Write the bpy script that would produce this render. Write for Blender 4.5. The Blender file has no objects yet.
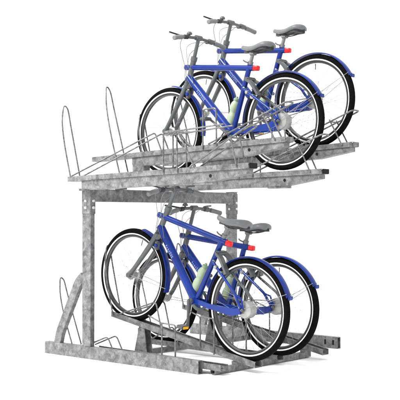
import bpy, bmesh, math, random
from mathutils import Vector, Matrix
random.seed(7)
S = bpy.context.scene
COL = S.collection

# ------------------------------------------------------------------ camera
cd = bpy.data.cameras.new("camera"); cam = bpy.data.objects.new("camera", cd); COL.objects.link(cam)
cam.location = (5.388, -4.85, 1.043)
cam.rotation_euler = (math.radians(90 + 0.95), 0, math.radians(41.14))
cd.sensor_width = 36; cd.lens = 36 * 977.3 / 400
cd.clip_start = 0.1; cd.clip_end = 500
S.camera = cam

# ------------------------------------------------------------------ white studio surround and key lamp
w = bpy.data.worlds.new("World"); S.world = w; w.use_nodes = True
bg = w.node_tree.nodes["Background"]
bg.inputs[0].default_value = (1, 1, 1, 1); bg.inputs[1].default_value = 1.42
S.view_settings.view_transform = 'Standard'; S.view_settings.look = 'None'
S.view_settings.exposure = 0; S.view_settings.gamma = 1

def area(name, loc, target, size, power):
    ld = bpy.data.lights.new(name, 'AREA'); ld.shape = 'SQUARE'; ld.size = size; ld.energy = power
    o = bpy.data.objects.new(name, ld); COL.objects.link(o); o.location = loc
    d = Vector(target) - Vector(loc); o.rotation_euler = d.to_track_quat('-Z', 'Y').to_euler()
area("key_softbox", (-1.2, -4.6, 7.5), (0.7, 0.7, 1.0), 2.2, 1150)

# ------------------------------------------------------------------ materials
def mat(name, col, rough=.5, metal=0.0, spec=.5, coat=0.0):
    m = bpy.data.materials.new(name); m.use_nodes = True
    b = m.node_tree.nodes["Principled BSDF"]
    b.inputs["Base Color"].default_value = (*col, 1); b.inputs["Roughness"].default_value = rough
    b.inputs["Metallic"].default_value = metal; b.inputs["Specular IOR Level"].default_value = spec
    b.inputs["Coat Weight"].default_value = coat
    return m
def noisy(m, scale, c0, c1, detail=3, rough=None, bump=0.0, p0=.35, p1=.65, dist=0.0, fine=0):
    nt = m.node_tree; b = nt.nodes["Principled BSDF"]
    tc = nt.nodes.new("ShaderNodeTexCoord")
    n = nt.nodes.new("ShaderNodeTexNoise"); n.inputs["Scale"].default_value = scale; n.inputs["Detail"].default_value = detail
    n.inputs["Distortion"].default_value = dist; n.inputs["Roughness"].default_value = .6
    r = nt.nodes.new("ShaderNodeValToRGB")
    r.color_ramp.elements[0].position = p0; r.color_ramp.elements[0].color = (*c0, 1)
    r.color_ramp.elements[1].position = p1; r.color_ramp.elements[1].color = (*c1, 1)
    nt.links.new(tc.outputs["Object"], n.inputs["Vector"]); nt.links.new(n.outputs[0], r.inputs[0])
    out = r.outputs[0]
    if fine:
        v = nt.nodes.new("ShaderNodeTexVoronoi"); v.inputs["Scale"].default_value = fine
        nt.links.new(tc.outputs["Object"], v.inputs["Vector"])
        bw = nt.nodes.new("ShaderNodeRGBToBW"); nt.links.new(v.outputs["Color"], bw.inputs[0])
        mr = nt.nodes.new("ShaderNodeMapRange"); mr.inputs[3].default_value = .80; mr.inputs[4].default_value = 1.20
        nt.links.new(bw.outputs[0], mr.inputs[0])
        mx = nt.nodes.new("ShaderNodeMix"); mx.data_type = 'RGBA'; mx.blend_type = 'MULTIPLY'; mx.inputs[0].default_value = 1
        nt.links.new(out, mx.inputs[6]); nt.links.new(mr.outputs[0], mx.inputs[7]); out = mx.outputs[2]
    nt.links.new(out, b.inputs["Base Color"])
    if rough:
        mr = nt.nodes.new("ShaderNodeMapRange"); mr.inputs[3].default_value = rough[0]; mr.inputs[4].default_value = rough[1]
        nt.links.new(n.outputs[0], mr.inputs[0]); nt.links.new(mr.outputs[0], b.inputs["Roughness"])
    if bump:
        bp = nt.nodes.new("ShaderNodeBump"); bp.inputs["Strength"].default_value = bump; bp.inputs["Distance"].default_value = .002
        nt.links.new(n.outputs[0], bp.inputs["Height"]); nt.links.new(bp.outputs[0], b.inputs["Normal"])
    return m
M = {}
M['zinc'] = noisy(mat('galvanised_steel', (.2,.2,.2), .5, .2, .35), 21, (.082,.083,.086), (.235,.235,.237), 6, (.4,.65), .12, .34, .68, .5, 95)
M['rod'] = noisy(mat('galvanised_rod', (.2,.2,.2), .42, .35, .4), 40, (.075,.075,.077), (.17,.17,.17), 2)
M['bolt'] = mat('zinc_bolt', (.5,.5,.5), .35, .5)
M['hole'] = mat('dark_plug', (.006,.006,.006), .7, 0, .2)
M['blue'] = noisy(mat('blue_paint', (.02,.04,.4), .28, 0, .22, .12), 6, (.003,.018,.145), (.004,.024,.185), 2)
M['grey'] = noisy(mat('grey_paint', (.11,.115,.12), .42, .1, .45), 30, (.072,.077,.079), (.082,.087,.090), 2)
M['lgrey'] = noisy(mat('light_grey_plastic', (.2,.2,.2), .5, 0, .4), 25, (.14,.143,.145), (.15,.153,.155), 2)
M['saddle'] = noisy(mat('grey_saddle_cover', (.15,.155,.16), .45, 0, .4), 60, (.108,.114,.117), (.118,.124,.127), 2, None, .05)
M['dark'] = mat('dark_plastic', (.02,.021,.024), .5, 0, .3)
M['under'] = noisy(mat('saddle_underside', (.05,.05,.052), .7, 0, .2), 30, (.03,.03,.032), (.06,.06,.062))
M['tyre'] = noisy(mat('black_rubber', (.004,.004,.004), .8, 0, .05), 80, (.0015,.0015,.0015), (.004,.004,.004))
M['stripe'] = mat('reflective_stripe', (.75,.75,.75), .4, 0, .3)
M['rim'] = mat('rim_alloy', (.07,.07,.073), .35, .5)
M['rimdark'] = mat('rim_dark', (.02,.02,.022), .4, .2, .3)
M['silver'] = noisy(mat('silver_alloy', (.4,.4,.39), .35, .45), 90, (.29,.29,.28), (.33,.33,.32), 3)
M['spoke'] = mat('spoke_steel', (.24,.24,.25), .35, .3)
M['red'] = mat('red_lens', (.62,.003,.005), .3, 0, .4)
M['amber'] = mat('amber_reflector', (.75,.38,.02), .35)
M['green'] = noisy(mat('pale_green_plastic', (.42,.55,.36), .42, 0, .4), 8, (.29,.36,.24), (.34,.41,.29))
M['gcap'] = mat('sage_cap', (.20,.27,.17), .45)
M['white'] = mat('white_lettering', (.36,.42,.62), .5)
M['cable'] = mat('grey_cable', (.13,.13,.135), .5)
M['floor'] = mat('white_floor', (.95,.95,.95), .9, 0, .0)

# ------------------------------------------------------------------ mesh helpers
class MB:
    def __init__(s): s.bm = bmesh.new()
    def ring_sweep(s, pts, prof, closed=False, up=None, cap=True, closed_prof=True):
        """sweep a 2-D profile (list of (a,b)) along pts"""
        P = [Vector(p) for p in pts]; n = len(P); T = []
        for i in range(n):
            if closed: t = P[(i+1) % n] - P[i-1]
            elif i == 0: t = P[1] - P[0]
            elif i == n-1: t = P[-1] - P[-2]
            else: t = (P[i+1]-P[i]).normalized() + (P[i]-P[i-1]).normalized()
            T.append(t.normalized())
        u = Vector(up) if up else None
        if u is None:
            u = Vector((0,0,1)) if abs(T[0].z) < .9 else Vector((0,1,0))
        rings = []
        a = (u - T[0]*u.dot(T[0])).normalized()
        for i in range(n):
            if up: a = Vector(up)
            a = (a - T[i]*a.dot(T[i])).normalized(); b = T[i].cross(a)
            pr = prof[i] if isinstance(prof[0], list) else prof
            rings.append([s.bm.verts.new(P[i] + a*q[0] + b*q[1]) for q in pr])
        m = len(rings[0])
        for i in range(n if closed else n-1):
            r0, r1 = rings[i], rings[(i+1) % n]
            for k in range(m if closed_prof else m-1):
                s.bm.faces.new((r0[k], r0[(k+1) % m], r1[(k+1) % m], r1[k]))
        if cap and not closed and closed_prof:
            s.bm.faces.new(rings[0][::-1]); s.bm.faces.new(rings[-1])
        return s
    def tube(s, pts, r, seg=10, closed=False, flat=1.0, up=None):
        rr = r if isinstance(r, (list, tuple)) else [r]*len(pts)
        prof = [[(x*math.cos(2*math.pi*k/seg), x*flat*math.sin(2*math.pi*k/seg)) for k in range(seg)] for x in rr]
        return s.ring_sweep(pts, prof, closed, up)
    def prism(s, pts, axis, d0, d1):
        """polygon in two axes extruded along the third"""
        def mk(p, d):
            if axis == 'y': return (p[0], d, p[1])
            if axis == 'x': return (d, p[0], p[1])
            return (p[0], p[1], d)
        a = [s.bm.verts.new(mk(p, d0)) for p in pts]; b = [s.bm.verts.new(mk(p, d1)) for p in pts]
        s.bm.faces.new(a); s.bm.faces.new(b[::-1])
        for i in range(len(pts)):
            j = (i+1) % len(pts); s.bm.faces.new((a[i], b[i], b[j], a[j]))
        return s
    def box(s, x0, x1, y0, y1, z0, z1, bev=0):
        bm2 = bmesh.new(); bmesh.ops.create_cube(bm2, size=1)
        for v in bm2.verts:
            v.co = Vector((x0 + (x1-x0)*(v.co.x+.5), y0 + (y1-y0)*(v.co.y+.5), z0 + (z1-z0)*(v.co.z+.5)))
        if bev: bmesh.ops.bevel(bm2, geom=bm2.edges[:], offset=bev, segments=2, affect='EDGES')
        s.merge(bm2); return s
    def merge(s, bm2, mtx=None):
        mp = {}
        for v in bm2.verts: mp[v.index if False else v] = s.bm.verts.new(mtx @ v.co if mtx else v.co)
        for f in bm2.faces: s.bm.faces.new([mp[v] for v in f.verts])
        bm2.free()
    def lathe(s, prof, c, axis, seg=24, closed_prof=False):
        """prof: list of (radius, height along axis); c centre; axis 'x','y','z'"""
        rings = []
        for r, h in prof:
            ring = []
            for k in range(seg):
                a = 2*math.pi*k/seg; ca, sa = r*math.cos(a), r*math.sin(a)
                v = {'y': (ca, h, sa), 'x': (h, ca, sa), 'z': (ca, sa, h)}[axis]
                ring.append(s.bm.verts.new(Vector(c)+Vector(v)))
            rings.append(ring)
        n = len(rings)
        for i in range(n if closed_prof else n-1):
            r0, r1 = rings[i], rings[(i+1) % n]
            for k in range(seg): s.bm.faces.new((r0[k], r0[(k+1) % seg], r1[(k+1) % seg], r1[k]))
        if not closed_prof:
            for rg in (rings[0], rings[-1]):
                if len({tuple(v.co) for v in rg}) > 2: s.bm.faces.new(rg)
        return s
    def build(s, name, m, parent=None, smooth=True, angle=40):
        bmesh.ops.remove_doubles(s.bm, verts=s.bm.verts[:], dist=1e-6)
        bmesh.ops.recalc_face_normals(s.bm, faces=s.bm.faces[:])
        me = bpy.data.meshes.new(name); s.bm.to_mesh(me); s.bm.free()
        if smooth:
            for p in me.polygons: p.use_smooth = True
            me.set_sharp_from_angle(angle=math.radians(angle))
        me.materials.append(m)
        o = bpy.data.objects.new(name, me); COL.objects.link(o)
        if parent: o.parent = parent
        return o

def rnd(pts, r, k=5, closed=False):
    """round the corners of a polyline"""
    P = [Vector(p) for p in pts]; out = [P[0]] if not closed else []
    idx = range(len(P)) if closed else range(1, len(P)-1)
    for i in idx:
        a, b, c = P[i-1], P[i], P[(i+1) % len(P)]
        d = min(r, (a-b).length*.45, (c-b).length*.45)
        p0 = b + (a-b).normalized()*d; p1 = b + (c-b).normalized()*d
        for j in range(k+1):
            t = j/k; out.append(p0*(1-t)**2 + b*2*t*(1-t) + p1*t*t)
    if not closed: out.append(P[-1])
    return out
def spline(pts, n=8):
    P = [Vector(p) for p in pts]; P = [P[0]*2-P[1]] + P + [P[-1]*2-P[-2]]; out = []
    for i in range(1, len(P)-2):
        a, b, c, d = P[i-1:i+3]
        for j in range(n):
            t = j/n
            out.append(.5*((2*b)+(c-a)*t+(2*a-5*b+4*c-d)*t*t+(3*b-a-3*c+d)*t**3))
    out.append(P[-2]); return out
def empty(name, loc=(0,0,0)):
    o = bpy.data.objects.new(name, None); COL.objects.link(o); o.location = loc; o.empty_display_size = .1; return o
def tag(o, **k):
    for a, b in k.items(): o[a] = b

# ------------------------------------------------------------------ ground
bm = MB(); bm.bm.faces.new([bm.bm.verts.new(p) for p in ((-60,-60,0),(60,-60,0),(60,60,0),(-60,60,0))])
g = bm.build('ground', M['floor'], None, False); g['kind'] = 'structure'

# ------------------------------------------------------------------ the rack
rack = empty('bicycle_rack', (0.05, 0.84, 0))
tag(rack, label='galvanised steel double deck bicycle rack holding four blue bicycles', category='bicycle rack')
def fix(o):                      # rack parts are modelled in world coordinates
    o.matrix_parent_inverse = Matrix.Translation(-rack.location); return o
def rp(mb, name, m='zinc', parent=rack, **k):
    o = mb.build(name, M[m], parent, **k)
    if parent is rack: o.location = -rack.location
    return o
def hollow(mb, axis, a0, a1, p0, p1, q0, q1, t=.004):
    """rectangular hollow section along axis 'x' or 'y', open ends"""
    o = [(p0,q0),(p1,q0),(p1,q1),(p0,q1)]; i = [(p0+t,q0+t),(p1-t,q0+t),(p1-t,q1-t),(p0+t,q1-t)]
    f = (lambda d, p: (d, p[0], p[1])) if axis == 'x' else (lambda d, p: (p[0], d, p[1])) if axis == 'y' else (lambda d, p: (p[0], p[1], d))
    V = [[mb.bm.verts.new(f(d, p)) for p in L] for d in (a0, a1) for L in (o, i)]
    A, B, C_, D = V
    for k in range(4):
        j = (k+1) % 4
        mb.bm.faces.new((A[k], A[j], C_[j], C_[k])); mb.bm.faces.new((B[k], D[k], D[j], B[j]))
        mb.bm.faces.new((A[k], B[k], B[j], A[j])); mb.bm.faces.new((C_[k], C_[j], D[j], D[k]))
    return mb
FH = .090
for y0 in (0.0, 1.66):
    f = rp(hollow(MB(), 'x', -.42, 1.135, y0, y0+.045, .001, FH), 'foot_beam', smooth=False)
    # bevelled-looking base plate weld under the post
    p = MB(); hollow(p, 'z', FH+.001, 1.245, 0, .088, y0+.002, y0+.042)
    post = rp(p, 'post', smooth=False)
    s_ = MB(); s_.box(-.003, .093, y0-.003, y0+.047, 1.06, 1.235, .002); sl = rp(s_, 'post_sleeve', 'zinc', post, smooth=False)
    for z in (1.105, 1.155):
        b = MB(); b.lathe([(.001, -.012), (.010, -.012), (.012, -.008), (.012, 0)], (.045, y0-.003, z), 'y', 8); rp(b, 'bolt', 'bolt', post)
        b = MB(); b.lathe([(.001, .012), (.010, .012), (.012, .008), (.012, 0)], (.093, y0+.022, z), 'x', 8); rp(b, 'bolt', 'bolt', post)
    # bent diagonal brace
    br = MB()
    br.ring_sweep(rnd([(-.285, y0+.022, FH-.002), (-.262, y0+.022, .17), (-.055, y0+.022, .555), (-.0, y0+.022, .60)], .05),
                  [(-.034,-.018),(.034,-.018),(.034,.018),(-.034,.018)], up=(1,0,0))
    rp(br, 'diagonal_brace', smooth=True, angle=30)
for x in (1.02, 1.095):
    sl_ = MB(); sl_.box(x-.008, x+.008, 1.6585, 1.661, .028, .066, .001); rp(sl_, 'fixing_slot', 'hole', f, smooth=False)
cb = MB(); hollow(cb, 'y', .0+.048, 1.66-.004, -.001, .089, 1.150, 1.243)
rp(cb, 'crossbeam', smooth=False)
for a in (-.002, 1.658):
    cp = MB(); cp.box(-.001, .091, a, a+.048, 1.2455, 1.2515, .001); rp(cp, 'post_cap', smooth=False)
# floor level cross members
for x in (.225, 1.20):
    c = MB(); hollow(c, 'y', .047, 1.658 if x < 1 else 1.145, x, x+(.04 if x > 1 else .03), .006, .044 if x > 1 else .040, .003); rp(c, 'cross_member', smooth=False)

def channel(x0, z0, x1, z1, y, wdt=.085, h=.036, fl=.010, t=.003):
    """U channel open to the top; z = top of its side walls"""
    mb = MB(); w2 = wdt/2
    pr = [(-w2,0),(-w2,-h),(w2,-h),(w2,0),(w2-fl,0),(w2-fl,-t),(w2-t,-t),(w2-t,-h+t),(-w2+t,-h+t),(-w2+t,-t),(-w2+fl,-t),(-w2+fl,0)]
    A = [mb.bm.verts.new((x0, y+p[0], z0+p[1])) for p in pr]; B = [mb.bm.verts.new((x1, y+p[0], z1+p[1])) for p in pr]
    n = len(pr)
    for i in range(n):
        j = (i+1) % n; mb.bm.faces.new((A[i], A[j], B[j], B[i]))
    mb.bm.faces.new(A[::-1]); mb.bm.faces.new(B)
    return mb
RR = .0055
def rods(paths, name, parent, r=RR, m='rod'):
    for p in paths: o = rp(MB().tube(p, r, 8), name, m, parent)
    return o

# ---- upper deck trays --------------------------------------------------------
UP = [(-.07, 'low'), (.33, 'high'), (.73, 'low'), (1.13, 'high')]
def up_tray(y, kind, idx):
    if kind == 'low':  xl, zl, xr, zr = -.035, 1.331, 1.645, 1.366
    else:              xl, zl, xr, zr = -.21, 1.499, 1.635, 1.562
    if idx == 0: zr = 1.374
    if idx == 3: zr = 1.573
    zt = lambda x: zl + (zr-zl)*(x-xl)/(xr-xl)
    tray = rp(channel(xl, zl, xr, zr, y), 'upper_tray', smooth=False)
    tray['label'] = {'low': 'low set sliding upper tray', 'high': 'raised sliding upper tray'}[kind]
    # rail that the tray slides on: a deeper box with a tapering rear
    rb, rx = (.066, .14) if kind == 'low' else (.062, .43)
    a0, b0 = xl+rx, xr-.02
    pts = [(a0, zt(a0)-.0375), (a0, zt(a0)-.037-rb*.8), (a0+.10, zt(a0)-.037-rb), (xr-.30, zt(xr-.3)-.037-rb), (b0, zt(b0)-.037-.030), (b0, zt(b0)-.0375)]
    rl = MB(); rl.prism(pts, 'y', y-.033, y+.033); rail = rp(rl, 'slide_rail', 'zinc', tray, smooth=False)
    for x in (1.33,):
        hh = MB(); hh.lathe([(.001, -.0015), (.011, -.0015), (.011, .002)], (x, y-.034, zt(x)-.037-rb*.42), 'y', 12); rp(hh, 'locking_hole', 'hole', tray)
    ep = MB(); ep.box(xr+.001, xr+.012, y-.036, y+.036, zr-.034, zr-.001, .002); 
    rp(ep, 'end_cap', 'hole' if kind == 'low' else 'zinc', tray, smooth=False)
    # brackets to the crossbeam
    def bk(*a):
        b = MB(); b.box(*a, .001); rp(b, 'support_bracket', 'zinc', tray, smooth=False)
    if kind == 'low':
        bk(.005, .095, y-(.045 if idx else -.035), y+.045 + (0 if idx else .03), 1.2445, zt(.05)-.037-rb)
        bk(xr-.47, xr-.30, y-.028, y+.028, zt(1.3)-.037-rb-.016, zt(1.3)-.037-rb+.004)
    else:
        bk(.04, .0985, y-.036, y+.036, 1.2445, 1.305)
        bk(.225, .34, y-.0345, y+.0345, 1.30, zt(.3)-.037-rb+.01)
        bk(.10, .95, y-.030, y+.030, 1.262, 1.305)
    # tall wheel hoop
    if kind == 'low': bx, bz, tx, tz = .0, 1.33, -.115, 1.857
    else:             bx, bz, tx, tz = .12, 1.30, -.085, 2.035
    L = Vector((tx-bx, 0, tz-bz)); hp = lambda f, yy: Vector((bx, yy, bz)) + L*f
    leg = lambda s: [hp(0, y+s*.046), hp(.45, y+s*.047) + Vector((-.012,0,0)), hp(.75, y+s*.040) + Vector((-.012,0,0)), hp(.93, y+s*.026), hp(.985, y+s*.014)]
    pts = spline(leg(-1) + [hp(1.0, y)] + leg(1)[::-1], 5)
    rods([pts], 'wheel_hoop', tray)
    # front side rods, rising then dropping to the floor of the tray
    if idx == 0:
        pth = []
        for a, dy in ((0, -.045), (1, .045)):
            pk = Vector((.475, .29+a*.08, 1.655))
            pth.append(rnd([(.0+.02*a, y+dy, zt(0)), (.475+.0*a, .275+a*.08, 1.650), (.535, .285+a*.08, 1.51)], .02))
        rods(pth, 'side_rod', tray)
    # side guard: upside-down U beside the channel
    gy = y-.047
    top = zt(1.0)+.245
    for sgn in ((-1, 1) if kind == 'low' else (-1,)):
        yy = y + sgn*.047
        rods([rnd([(.93, yy, zt(.93)-.03), (.93, yy, top), (1.05, yy, top+.004), (1.055, yy, zt(1.05)-.03)], .025)], 'side_guard', tray)
    if idx == 0:
        rods([[(.95, gy, top-.005), (1.45, gy, top+.022)], [(.95, gy+.09, top-.012), (1.45, gy+.09, top+.018)]], 'guard_bar', tray)
    if idx == 0:
        rods([rnd([(1.06, gy, top-.01), (1.13, gy, 1.49), (1.20, gy, zt(1.2))], .03)], 'guard_strut', tray)
    # lift handle: a pair of long rods with an upright brace
    hz = zr + (.225 if kind == 'high' else .235)
    pa = []
    for s in (-1, 1):
        pa.append((.98 if idx != 0 else 1.16, y+s*.045, zt(1.1)+.0))
    pts = rnd([pa[0], (xr+.01, y-.045, hz), (xr+.01, y+.045, hz), pa[1]], .03)
    rods([pts], 'lift_handle', tray, .0062)
    bt = lambda s: Vector(pa[0]).lerp(Vector((xr+.01, y-.045, hz)), .72) + Vector((0, (0.09 if s > 0 else 0), 0))
    rods([[ (1.555, y-.046, zt(1.555)-.02), bt(-1) + Vector((-.012,0,.012))], [(1.555, y+.046, zt(1.555)-.02), bt(1) + Vector((-.012,0,.012))],
          [bt(-1)+Vector((0,-.006,-.004)), bt(1)+Vector((0,.006,-.004))]], 'handle_brace', tray, .0056)
    return tray
for i, (y, k) in enumerate(UP): up_tray(y, k, i)

# ---- lower deck trays ----------------------------------------------------------
def low_tray(y, kind, idx):
    if kind == 'flat': xl, zl, xr, zr = (-.05 if idx else .05), .085, 1.285, .070
    else:              xl, zl, xr, zr = .03, .328, 1.40, .078
    zt = lambda x: zl + (zr-zl)*(x-xl)/(xr-xl)
    tray = rp(channel(xl, zl, xr, zr, y, .078, .040), 'lower_tray', smooth=False)
    tray['label'] = {'flat': 'flat lower wheel channel', 'high': 'sloping lower wheel channel with raised front'}[kind]
    if kind == 'high':
        st = MB()
        for s in (-1, 1):   # tapered upright plates
            zz = zt(.35)-.04
            st.prism([(.262, .012), (.40, .012), (.372, zz-.006), (.318, zz+.006)], 'y', y+s*.030-.003, y+s*.030+.003)
        st.prism([(y-.027, .014), (y+.027, .014), (y+.027, zz-.01), (y-.027, zz-.01)], 'x', .300, .304)
        rp(st, 'tray_stand', 'zinc', tray, smooth=False)
    if kind == 'high':
        ft = MB(); ft.box(1.197, 1.243, y-.034, y+.034, .0445, zt(1.243)-.041, .001); rp(ft, 'tray_foot', 'zinc', tray, smooth=False)
    if idx == 0:   bx, bz, tx, tz = -.155, .075, -.335, .572
    elif idx == 2: bx, bz, tx, tz = .02, .075, -.12, .60
    else:          bx, bz, tx, tz = .055, .30, -.05, .818
    L = Vector((tx-bx, 0, tz-bz)); hp = lambda f, yy: Vector((bx, yy, bz)) + L*f
    leg = lambda s: [hp(0, y+s*.044), hp(.45, y+s*.044) + Vector((-.015,0,0)), hp(.75, y+s*.036) + Vector((-.014,0,0)), hp(.94, y+s*.022), hp(.985, y+s*.012)]
    rods([spline(leg(-1) + [hp(1.0, y)] + leg(1)[::-1], 5)], 'wheel_hoop', tray)
    pth = []
    for s in (-1, 1):
        if idx == 0: pth.append(rnd([(.0, y+s*.044, .088), (.225, y+s*.044, .172), (.285, y+s*.044, .075)], .03))
        elif kind == 'high': pth.append(rnd([(.10, y+s*.044, zt(.1)-.01), (.50, y+s*.044, .425), (.56, y+s*.044, zt(.56)-.02)], .03))
        else: pth.append(rnd([(.05, y+s*.044, zt(.1)-.01), (.30, y+s*.044, .20), (.36, y+s*.044, zt(.56)-.02)], .03))
    rods(pth, 'side_rod', tray)
    gx, gt = (.765, .308) if idx == 0 else (.925, .345) if kind == 'high' else (.89, .36)
    gy = y-.044
    rods([rnd([(gx-.13, gy, gt+.045), (gx, gy, gt), (gx, gy, zt(gx)-.03)], .02), rnd([(gx-.0, gy, gt), (gx+.125, gy, gt-.004), (gx+.125, gy, zt(gx+.13)-.045)], .02)], 'side_guard', tray)
    return tray
for i, (y, k) in enumerate([(.088, 'flat'), (.305, 'high'), (.704, 'flat'), (1.10, 'high')]): low_tray(y, k, i)

# ------------------------------------------------------------------ bicycle (front = -x, origin under the rear axle on the ground)
R = .345
def bl(x, z, y=0): return Vector((x, y, z + R))
def arc(cx, cz, r, a0, a1, n, y=0):
    return [Vector((cx + r*math.cos(math.radians(a0+(a1-a0)*i/n)), y, cz + r*math.sin(math.radians(a0+(a1-a0)*i/n)))) for i in range(n+1)]
WB = 1.10

def make_wheel(root, cx, rear):
    c = (0, 0, 0)
    t = MB(); prof = []
    for k in range(20):     # tyre section, slightly taller than wide
        a = 2*math.pi*k/20; prof.append((.3215 + .0235*math.cos(a), .0205*math.sin(a)))
    t.lathe(prof, c, 'y', 72, True)
    hub_r, hub_w = (.054, .043) if rear else (.030, .040)
    wheel = t.build('wheel', M['tyre'], root); wheel.location = (cx, 0, R)
    for sg in (-1, 1):
        s = MB(); s.lathe([(.3005, sg*.0148), (.3095, sg*.0192), (.3092, sg*.0200), (.3000, sg*.0158)], c, 'y', 72, True)
        s.build('reflective_stripe', M['stripe'], wheel)
    r = MB(); r.lathe([(.299, -.0125), (.289, -.0135), (.281, -.009), (.279, 0), (.281, .009), (.289, .0135), (.299, .0125)], c, 'y', 72, True)
    r.build('rim', M['rim'], wheel)
    for sg in (-1, 1):
        r = MB(); r.lathe([(.2995, sg*.0140), (.2940, sg*.0158), (.2900, sg*.0145), (.2935, sg*.0120)], c, 'y', 72, True); r.build('tyre_bead', M['rimdark'], wheel)
    h = MB()
    if rear:
        h.lathe([(.001,-.052),(.014,-.052),(.015,-.047),(.030,-.046),(.053,-.043),(.057,-.037),(.058,-.030),(.058,.018),(.054,.026),(.040,.030),(.036,.036),(.020,.040),(.010,.055),(.001,.055)], c, 'y', 36)
        hub = h.build('hub', M['silver'], wheel)
        q = MB(); q.tube([(0,-.078,0),(0,.078,0)], .0055, 8); q.lathe([(.001,-.072),(.011,-.072),(.013,-.066),(.013,-.060)], c, 'y', 6); q.build('axle_nut', M['rod'], wheel)
    else:
        h.lathe([(.001,-.050), (.014,-.050), (.016,-.040), (.034,-.038), (.037,-.030), (.026,-.024), (.024,.020), (.036,.028), (.036,.036), (.014,.042), (.001,.05)], c, 'y', 30)
        hub = h.build('hub', M['silver'], wheel)
        q = MB(); q.tube([(0,-.064,0),(0,.064,0)], .005, 8); q.build('axle_nut', M['rod'], wheel)
    sp = MB(); N = 36; hr = hub_r if rear else .034
    for k in range(N):
        a = 2*math.pi*k/N; sg = 1 if k % 2 else -1; cr = (1 if (k//2) % 2 else -1)
        b = a + cr*math.radians(62 if not rear else 48)
        hw = sg*(.030 if not rear else (.033 if sg < 0 else .018))
        sp.tube([(hr*math.cos(b), hw, hr*math.sin(b)), (.280*math.cos(a), sg*.003, .280*math.sin(a))], .0009, 4)
    sp.build('spokes', M['spoke'], wheel)
    v = MB(); a = math.radians(88 if rear else 80); v.tube([(.275*math.cos(a), 0, .275*math.sin(a)), (.232*math.cos(a), 0, .232*math.sin(a))], .003, 6); v.build('valve', M['dark'], wheel)
    return wheel

def fender_prof():
    out = []
    for k in range(9):
        a = math.radians(-74 + 148*k/8); out.append((.012*math.cos(a) - .003, .029*math.sin(a)/math.sin(math.radians(74))))
    inn = [(p[0]-.0022, p[1]*.94) for p in out[::-1]]
    return out + inn

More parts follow.
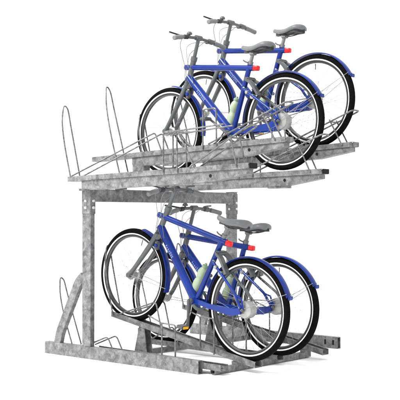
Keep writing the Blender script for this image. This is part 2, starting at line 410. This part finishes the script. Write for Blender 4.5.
def bicycle():
    root = empty('bicycle')
    # ---- frame
    f = MB()
    f.tube([bl(-.925,.484), bl(-.262,.407)], .0215, 14)                         # top tube
    f.tube([bl(-.895,.405), bl(-.48,-.040)], .031, 16)                       # down tube
    f.tube([bl(-.462,-.05), bl(-.292,.448)], .0195, 14)                       # seat tube
    f.lathe([(.001,-.038), (.024,-.038), (.026,-.034), (.026,.034), (.024,.038), (.001,.038)], bl(-.475,-.05), 'y', 20)   # bottom bracket shell
    # flattened rear stays
    for s in (-1, 1):
        f.ring_sweep([bl(-.46,-.045,s*.025), bl(-.30,-.045,s*.045), bl(-.09,-.034,s*.062), bl(-.012,-.010,s*.064)],
                     [[(-h,-.006),(h,-.006),(h,.006),(-h,.006)] for h in (.016,.017,.025,.019)], up=(0,0,1))
    f.tube(rnd([bl(-.345,.275,-.0), bl(-.335,.262,-.035), bl(-.075,.090,-.062), bl(-.045,.045,-.064), bl(-.012,.012,-.064)], .03), .0098, 10)
    f.tube([bl(-.075,.090,-.062), bl(-.022,.075,-.064), bl(.006,.006,-.064)], .0065, 8)
    frame = f.build('frame', M['blue'], root)
    f = MB()                                                                  # far-side grey stay
    f.tube(rnd([bl(-.30,.262,.028), bl(-.29,.245,.052), bl(-.055,.085,.066), bl(-.012,.012,.066)], .03), .0095, 10)
    f.tube([bl(-.055,.085,.066), bl(.02,.03,.066)], .006, 8)
    f.build('rear_stay', M['grey'], root)
    h = MB(); h.tube([bl(-.908,.345), bl(-.891,.385), bl(-.848,.512), bl(-.837,.545)], [.0235,.0215,.0215,.024], 16); h.build('head_tube', M['grey'], frame)
    # lettering strokes on both sides of the down tube
    for s in (-1, 1):
        L = MB(); a, b = bl(-.785,.287), bl(-.655,.148); ax = (b-a).normalized(); upv = Vector((-ax.z,0,ax.x))
        glyph = [[(0,.1,.25,.9),(.25,.9,.55,.2)], [(0,.1,.5,.1),(.1,.1,.1,.6),(.1,.6,.5,.6)], [(.1,0,.1,.8),(.1,.8,.5,.6),(.5,.6,.5,0)], [(0,.5,.6,.9),(.3,0,.3,.8)],
                 [(0,0,0,1),(0,1,.6,.9),(.6,.9,.6,.1),(.6,.1,0,0)], [(0,0,.6,1),(0,1,.6,0)], [(0,0,0,1),(0,.5,.6,1),(0,.5,.6,0)]]
        for gi, gl in enumerate(glyph):
            for (x0,y0,x1,y1) in gl:
                def pt(x, y_):
                    u = (y_-.5)*.022; vv = a + ax*(gi*.0165 + x*.014) + upv*u
                    return vv + Vector((0, s*(math.sqrt(.031**2 - u*u)+.0004), 0))
                p0, p1 = pt(x0,y0), pt(x1,y1); pm = (pt((x0+x1)/2,(y0+y1)/2))
                L.tube([p0, pm, p1], .0012, 5)
        L.build('frame_lettering', M['white'], frame)
    # ---- fork
    fk = MB()
    fk.tube([bl(-.872,.33,-.04), bl(-.90,.335,-.012), bl(-.90,.335,.012), bl(-.872,.33,.04)], .022, 10)
    for s in (-1, 1):
        fk.tube(rnd([bl(-.885,.352,s*.034), bl(-.925,.255,s*.050), bl(-1.055,.055,s*.052), bl(-1.10,.0,s*.050)], .06), [.019]*7+[.0165]*6+[.014], 12)
    fk.lathe([(.001,-.064),(.018,-.064),(.020,-.058),(.020,-.040),(.001,-.040)], bl(-1.10,0), 'y', 16)
    fk.lathe([(.001,.064),(.018,.064),(.020,.058),(.020,.040),(.001,.040)], bl(-1.10,0), 'y', 16)
    fork = fk.build('fork', M['grey'], root)
    fb = MB(); fb.lathe([(.001,-.060),(.011,-.060),(.014,-.057),(.014,-.02)], bl(-.868,.268), 'y', 14); fb.build('fork_bolt', M['blue'], fork)
    fb = MB(); fb.box(-.885, -.852, -.052, -.020, R+.235, R+.30, .006); fb.build('brake_caliper', M['grey'], fork)
    # ---- wheels
    make_wheel(root, 0, True); make_wheel(root, -WB, False)
    # ---- mudguards
    g = MB(); g.ring_sweep(arc(0, R, .362, 26, 184, 44), fender_prof(), up=None, cap=True)
    # orient: profile a axis must point outward -> rebuild with explicit frames
    g.bm.free(); g = MB()
    def fender(cx, a0, a1, n, r=.359):
        mb = MB(); pr = fender_prof(); rings = []
        for i in range(n+1):
            a = math.radians(a0 + (a1-a0)*i/n); o = Vector((math.cos(a), 0, math.sin(a)))
            rings.append([mb.bm.verts.new(Vector((cx,0,R)) + o*(r-.009+p[0]) + Vector((0,p[1],0))) for p in pr])
        m = len(pr)
        for i in range(n):
            for k in range(m): mb.bm.faces.new((rings[i][k], rings[i][(k+1)%m], rings[i+1][(k+1)%m], rings[i+1][k]))
        mb.bm.faces.new(rings[0]); mb.bm.faces.new(rings[-1][::-1]); return mb
    rg = fender(0, 26, 186, 46).build('rear_mudguard', M['blue'], root)
    fg = fender(-WB, -9, 82, 30).build('front_mudguard', M['blue'], root)
    fl = MB(); a = math.radians(25); o = Vector((math.cos(a),0,math.sin(a)))
    fl.box(.322, .333, -.022, .022, R+.142, R+.168, .003); fl.build('mud_flap', M['blue'], rg)
    for s in (-1, 1):
        st = MB(); a = math.radians(30); st.tube([(.358*math.cos(a), s*.026, R+.358*math.sin(a)), (.012, s*.060, R+.014)], .0020, 6) ; st.build('mudguard_stay', M['spoke'], rg)
    for s in (-1, 1):
        st = MB(); a = math.radians(-4); st.tube([(-WB+.358*math.cos(a), s*.026, R+.358*math.sin(a)), (-WB+.012, s*.056, R+.004)], .0020, 6) ; st.build('mudguard_stay', M['spoke'], fg)
    # ---- saddle
    sd = MB(); rings = []
    secs = [(-.368,.010,.012,.581,.004),(-.360,.017,.018,.582,.005),(-.34,.021,.020,.577,.006),(-.305,.025,.024,.571,.008),(-.265,.034,.030,.571,.008),(-.228,.050,.036,.575,.006),
            (-.192,.064,.041,.581,.003),(-.155,.072,.044,.586,.0),(-.13,.072,.042,.587,.0),(-.108,.063,.036,.583,.004),(-.095,.044,.026,.576,.008),(-.090,.018,.013,.569,.009)]
    for (x, hw, hh, zt_, sag) in secs:
        ring = []
        for k in range(24):
            a = 2*math.pi*k/24; ca, sa = math.cos(a), math.sin(a)
            yy = hw*math.copysign(abs(ca)**.8, ca)
            zz = zt_ - hh*.5 + hh*.5*(math.copysign(abs(sa)**.8, sa)) - (sag + .014)*(yy/max(hw,.001))**2*(1 if sa < 0 else .5) - (.012*(1-abs(ca)) if False else 0)
            ring.append(sd.bm.verts.new((x, yy, R+zz)))
        rings.append(ring)
    for i in range(len(rings)-1):
        for k in range(24): sd.bm.faces.new((rings[i][k], rings[i][(k+1)%24], rings[i+1][(k+1)%24], rings[i+1][k]))
    sd.bm.faces.new(rings[0]); sd.bm.faces.new(rings[-1])
    sad = sd.build('saddle', M['saddle'], root, True, 80)
    su = MB(); pan = [(-.34,.014),(-.28,.020),(-.22,.038),(-.18,.056),(-.14,.060),(-.115,.048)]
    su.prism([(x, -w_) for x, w_ in pan] + [(x, w_) for x, w_ in pan[::-1]], 'z', R+.524, R+.545)
    for s in (-1, 1): su.tube(rnd([bl(-.33,.545,s*.010), bl(-.27,.515,s*.018), bl(-.20,.513,s*.020), bl(-.13,.530,s*.035)], .03), .004, 8)
    su.build('saddle_pan', M['under'], sad)
    # ---- seat post
    sp = MB(); sp.tube([bl(-.294,.442), bl(-.268,.518)], .0135, 14); sp.tube([bl(-.296,.436), bl(-.288,.458)], .0205, 14)
    sp.box(-.290, -.245, -.020, .020, R+.500, R+.526, .005); post = sp.build('seat_post', M['lgrey'], root)
    qr = MB(); qr.tube(rnd([bl(-.300,.449,-.02), bl(-.322,.458,-.030), bl(-.335,.470,-.030)], .01), .005, 8); qr.tube([bl(-.30,.449,-.03), bl(-.30,.449,.03)], .005, 8); qr.build('clamp_lever', M['grey'], post)
    # ---- tail light
    tl = MB()
    def se(a): return [(a*math.copysign(abs(math.cos(t))**.45, math.cos(t)), a*math.copysign(abs(math.sin(t))**.45, math.sin(t))) for t in [2*math.pi*k/24 for k in range(24)]]
    tl.ring_sweep([bl(-.2615,.4065), bl(-.259,.4062), bl(-.226,.4025), bl(-.219,.4018), bl(-.216,.4015)], [se(.016), se(.019), se(.019), se(.0165), se(.011)], up=(0,1,0)); tl.build('tail_light', M['red'], root)
    # ---- frame lock around the rear wheel
    lk = MB()
    lk.ring_sweep(rnd([bl(-.300,.325,-.040), bl(-.255,.300,-.046), bl(-.205,.235,-.046), bl(-.188,.205,-.044)], .04), [(-.017,-.010),(.017,-.010),(.021,.010),(-.021,.010)], up=(0,1,0))
    lk.ring_sweep(rnd([bl(-.300,.325,.040), bl(-.255,.300,.046), bl(-.205,.235,.046), bl(-.188,.205,.044)], .04), [(-.017,-.010),(.017,-.010),(.021,.010),(-.021,.010)], up=(0,1,0))
    lk.box(-.322, -.275, -.050, .050, R+.312, R+.342, .008)
    lk.tube([bl(-.335,.318), bl(-.300,.325)], .014, 10)
    lock = lk.build('frame_lock', M['grey'], root)
    kn = MB(); kn.lathe([(.001,-.056),(.012,-.056),(.014,-.050),(.014,-.03)], bl(-.292,.230), 'y', 14); kn.lathe([(.001,-.050),(.018,-.050),(.018,-.02)], bl(-.245,.195), 'y', 14)
    kn.tube([bl(-.335,.27,-.03), bl(-.292,.230,-.035), bl(-.245,.195,-.035)], .008, 8); kn.build('brake_arm', M['silver'], lock)
    # ---- handlebar
    hb = MB()
    hb.tube(rnd([bl(-.841,.535), bl(-.800,.665), bl(-.790,.690)], .02), [.0145]*7+[.0165], 14)
    hb.tube([bl(-.844,.525), bl(-.834,.556)], .0255, 16)
    hb.tube([bl(-.794,.694,-.030), bl(-.794,.694,.030)], .020, 14)
    bar = [bl(-.794,.694,0), bl(-.799,.690,.07), bl(-.796,.684,.15), bl(-.786,.668,.24), bl(-.775,.655,.293)]
    full = [Vector((p.x,-p.y,p.z)) for p in bar[::-1]] + bar[1:]
    hb.tube(spline(full, 4), .0115, 12)
    hbar = hb.build('handlebar', M['grey'], root)
    for s in (-1, 1):
        gp = MB(); gp.tube([bl(-.794,.678,s*.185), bl(-.793,.677,s*.190), bl(-.786,.668,s*.24), bl(-.775,.655,s*.290), bl(-.774,.654,s*.295)], [.014,.0185,.0170,.0180,.013], 14)
        gp.build('grip', M['lgrey'], hbar)
        lv = MB(); lv.tube(rnd([bl(-.800,.692,s*.135), bl(-.840,.700,s*.155), bl(-.853,.708,s*.20), bl(-.850,.712,s*.262)], .02), .0062, 8, flat=1.0)
        lv.tube([bl(-.798,.687,s*.120), bl(-.796,.683,s*.155)], .0175, 12)
        lv.build('brake_lever', M['dark'] if s < 0 else M['grey'], hbar)
    bell = MB(); bell.lathe([(.001,.024),(.012,.022),(.020,.013),(.022,.004),(.020,0),(.001,0)], bl(-.800,.708,-.095), 'z', 16); bell.tube([bl(-.800,.688,-.095), bl(-.800,.712,-.095)], .008, 8); bell.build('bell', M['grey'], hbar)
    sh = MB(); sh.box(-.842, -.800, .125, .160, R+.672, R+.694, .006); sh.tube([bl(-.798,.687,.125), bl(-.796,.682,.165)], .020, 12); sh.build('gear_shifter', M['grey'], hbar)
    cb_ = MB()
    cb_.tube(spline([bl(-.835,.692,-.130), bl(-.880,.640,-.110), bl(-.905,.560,-.060), bl(-.900,.470,-.035), bl(-.905,.380,-.032), bl(-.872,.275,-.030)], 6), .0022, 6)
    cb_.tube(spline([bl(-.835,.692,.130), bl(-.870,.640,.075), bl(-.882,.580,.0), bl(-.880,.490,-.030), bl(-.890,.410,-.034), bl(-.840,.320,-.030)], 6), .0022, 6)
    cb_.tube(spline([bl(-.842,.683,.140), bl(-.880,.672,.04), bl(-.885,.63,-.03), bl(-.870,.545,-.045), bl(-.850,.46,-.045), bl(-.815,.33,-.030)], 6), .0020, 6)
    cb_.build('brake_cable', M['cable'], hbar)
    # ---- chain ring and bracket area on the drive side
    cr = MB(); cr.lathe([(.078,.044),(.056,.044),(.056,.052),(.078,.052)], bl(-.475,-.05), 'y', 40, True)
    for k in range(5):
        a = 2*math.pi*k/5; cr.tube([bl(-.475,-.05,.049), bl(-.475+.068*math.cos(a), -.05+.068*math.sin(a), .049)], .006, 6, flat=.5)
    for s_ in (1, -1): cr.tube([bl(-.475, -.05+s_*.069, .049), bl(0, s_*.036, .046)], .0035, 6)
    cr.build('chainring', M['grey'], root)
    return root

def crank(root, ang, lit):
    """cranks; ang = direction of the left (near) arm in degrees, 270 = down, 180 = forwards"""
    c = MB(); c.tube([bl(-.475,-.05,-.075), bl(-.475,-.05,.075)], .008, 8); c.lathe([(.001,-.062),(.016,-.062),(.019,-.056),(.019,-.040),(.001,-.040)], bl(-.475,-.05), 'y', 18)
    for s, a in ((-1, ang), (1, ang+180)):
        a = math.radians(a); d = Vector((math.cos(a),0,math.sin(a)))
        p0 = bl(-.475,-.05,s*.062); p1 = p0 + d*.172 + Vector((0,s*.020,0))
        c.tube([p0 - d*.016, p0, p0.lerp(p1,.5), p1, p1+d*.010], [.012,.0185,.0135,.0135,.009], 10, flat=.62, up=(0,1,0))
    crk = c.build('crank', M['grey'], root)
    for s, a in ((-1, ang), (1, ang+180)):
        a = math.radians(a); d = Vector((math.cos(a),0,math.sin(a))); p = bl(-.475,-.05,s*.062) + d*.172 + Vector((0,s*.020,0))
        q = MB(); y0, y1 = sorted((p.y + s*.012, p.y + s*.088))
        q.box(p.x-.031, p.x+.031, y0, y1, p.z-.012, p.z+.012, .006); q.tube([p, (p.x, p.y+s*.06, p.z)], .007, 8)
        q.build('pedal', M['grey'], crk)
        if s != lit: continue
        q = MB(); y0, y1 = sorted((p.y + s*.030, p.y + s*.080))
        q.box(p.x+.0315, p.x+.035, y0, y1, p.z-.009, p.z+.009, .001)
        q.build('pedal_reflector', M['amber'], crk)
    return crk

def bottle():
    b = MB(); pr = [(.001,0),(.033,0),(.0385,.006),(.0395,.030),(.039,.075),(.036,.092),(.0300,.104),(.0295,.112),(.034,.124),(.0375,.140),(.0370,.165),(.032,.182),(.022,.194),(.020,.198)]
    b.lathe([(r*.90, h*1.0) for r, h in pr], (0,0,0), 'z', 28); o = b.build('water_bottle', M['green'])
    c = MB(); c.lathe([(.018,.1985),(.0215,.200),(.0215,.213),(.016,.218),(.010,.220),(.009,.230),(.001,.232)], (0,0,0), 'z', 20); c.build('bottle_cap', M['gcap'], o)
    return o

proto = bicycle(); pb = bottle()
def copy_tree(o, parent=None):
    c = o.copy(); COL.objects.link(c)
    if parent: c.parent = parent
    for ch in [k for k in o.children]: copy_tree(ch, c)
    return c
#  rear axle x, y, z, nose-up tilt, near crank angle, label, bottle label
BK = [
 (1.297, .73, 1.712, -.009, 143, 'upper deck blue bicycle nearer the viewer, standing in front of the highest one',
  'pale green bottle on the seat tube of the nearer upper bicycle'),
 (1.290, 1.13, 1.893, -.012, 285, 'highest blue bicycle of the four, on the raised upper tray at the back',
  'pale green bottle on the seat tube of the highest bicycle'),
 (1.313, .305, .416, .176, 282, 'lower deck blue bicycle nearest the viewer, tipped nose up with its front wheel raised',
  'pale green bottle on the nose up lower bicycle in front'),
 (1.268, .704, .408, .004, 276, 'blue bicycle standing level on the lower deck behind the tipped one',
  'pale green bottle on the level lower bicycle, partly behind a rear wheel'),
]
for i, (x, y, z, t, ca, lab, blab) in enumerate(BK):
    root = proto if i == 0 else copy_tree(proto)
    bo = pb if i == 0 else copy_tree(pb)
    BK[i] = (root, bo) + BK[i]
for (root, bo, x, y, z, t, ca, lab, blab) in BK:
    crank(root, ca, 1 if z > 1.6 and z < 1.8 else -1)
    base = Vector((x - math.sin(t)*R, y, z - math.cos(t)*R))
    root.location = base; root.rotation_euler = (0, t, 0)
    tag(root, label=lab, category='bicycle', group='blue bicycles parked in the rack')
    mt = Matrix.Translation(base) @ Matrix.Rotation(t, 4, 'Y')
    ax = Vector((.170, 0, .498)).normalized(); p0 = bl(-.487,-.002) + Vector((-.036,.038,.004))
    bm_ = mt @ Matrix.Translation(p0) @ Matrix.Rotation(math.atan2(ax.x, ax.z), 4, 'Y')
    bo.location = bm_.to_translation(); bo.rotation_euler = bm_.to_euler()
    tag(bo, label=blab, category='bottle', group='water bottles on the bicycles')
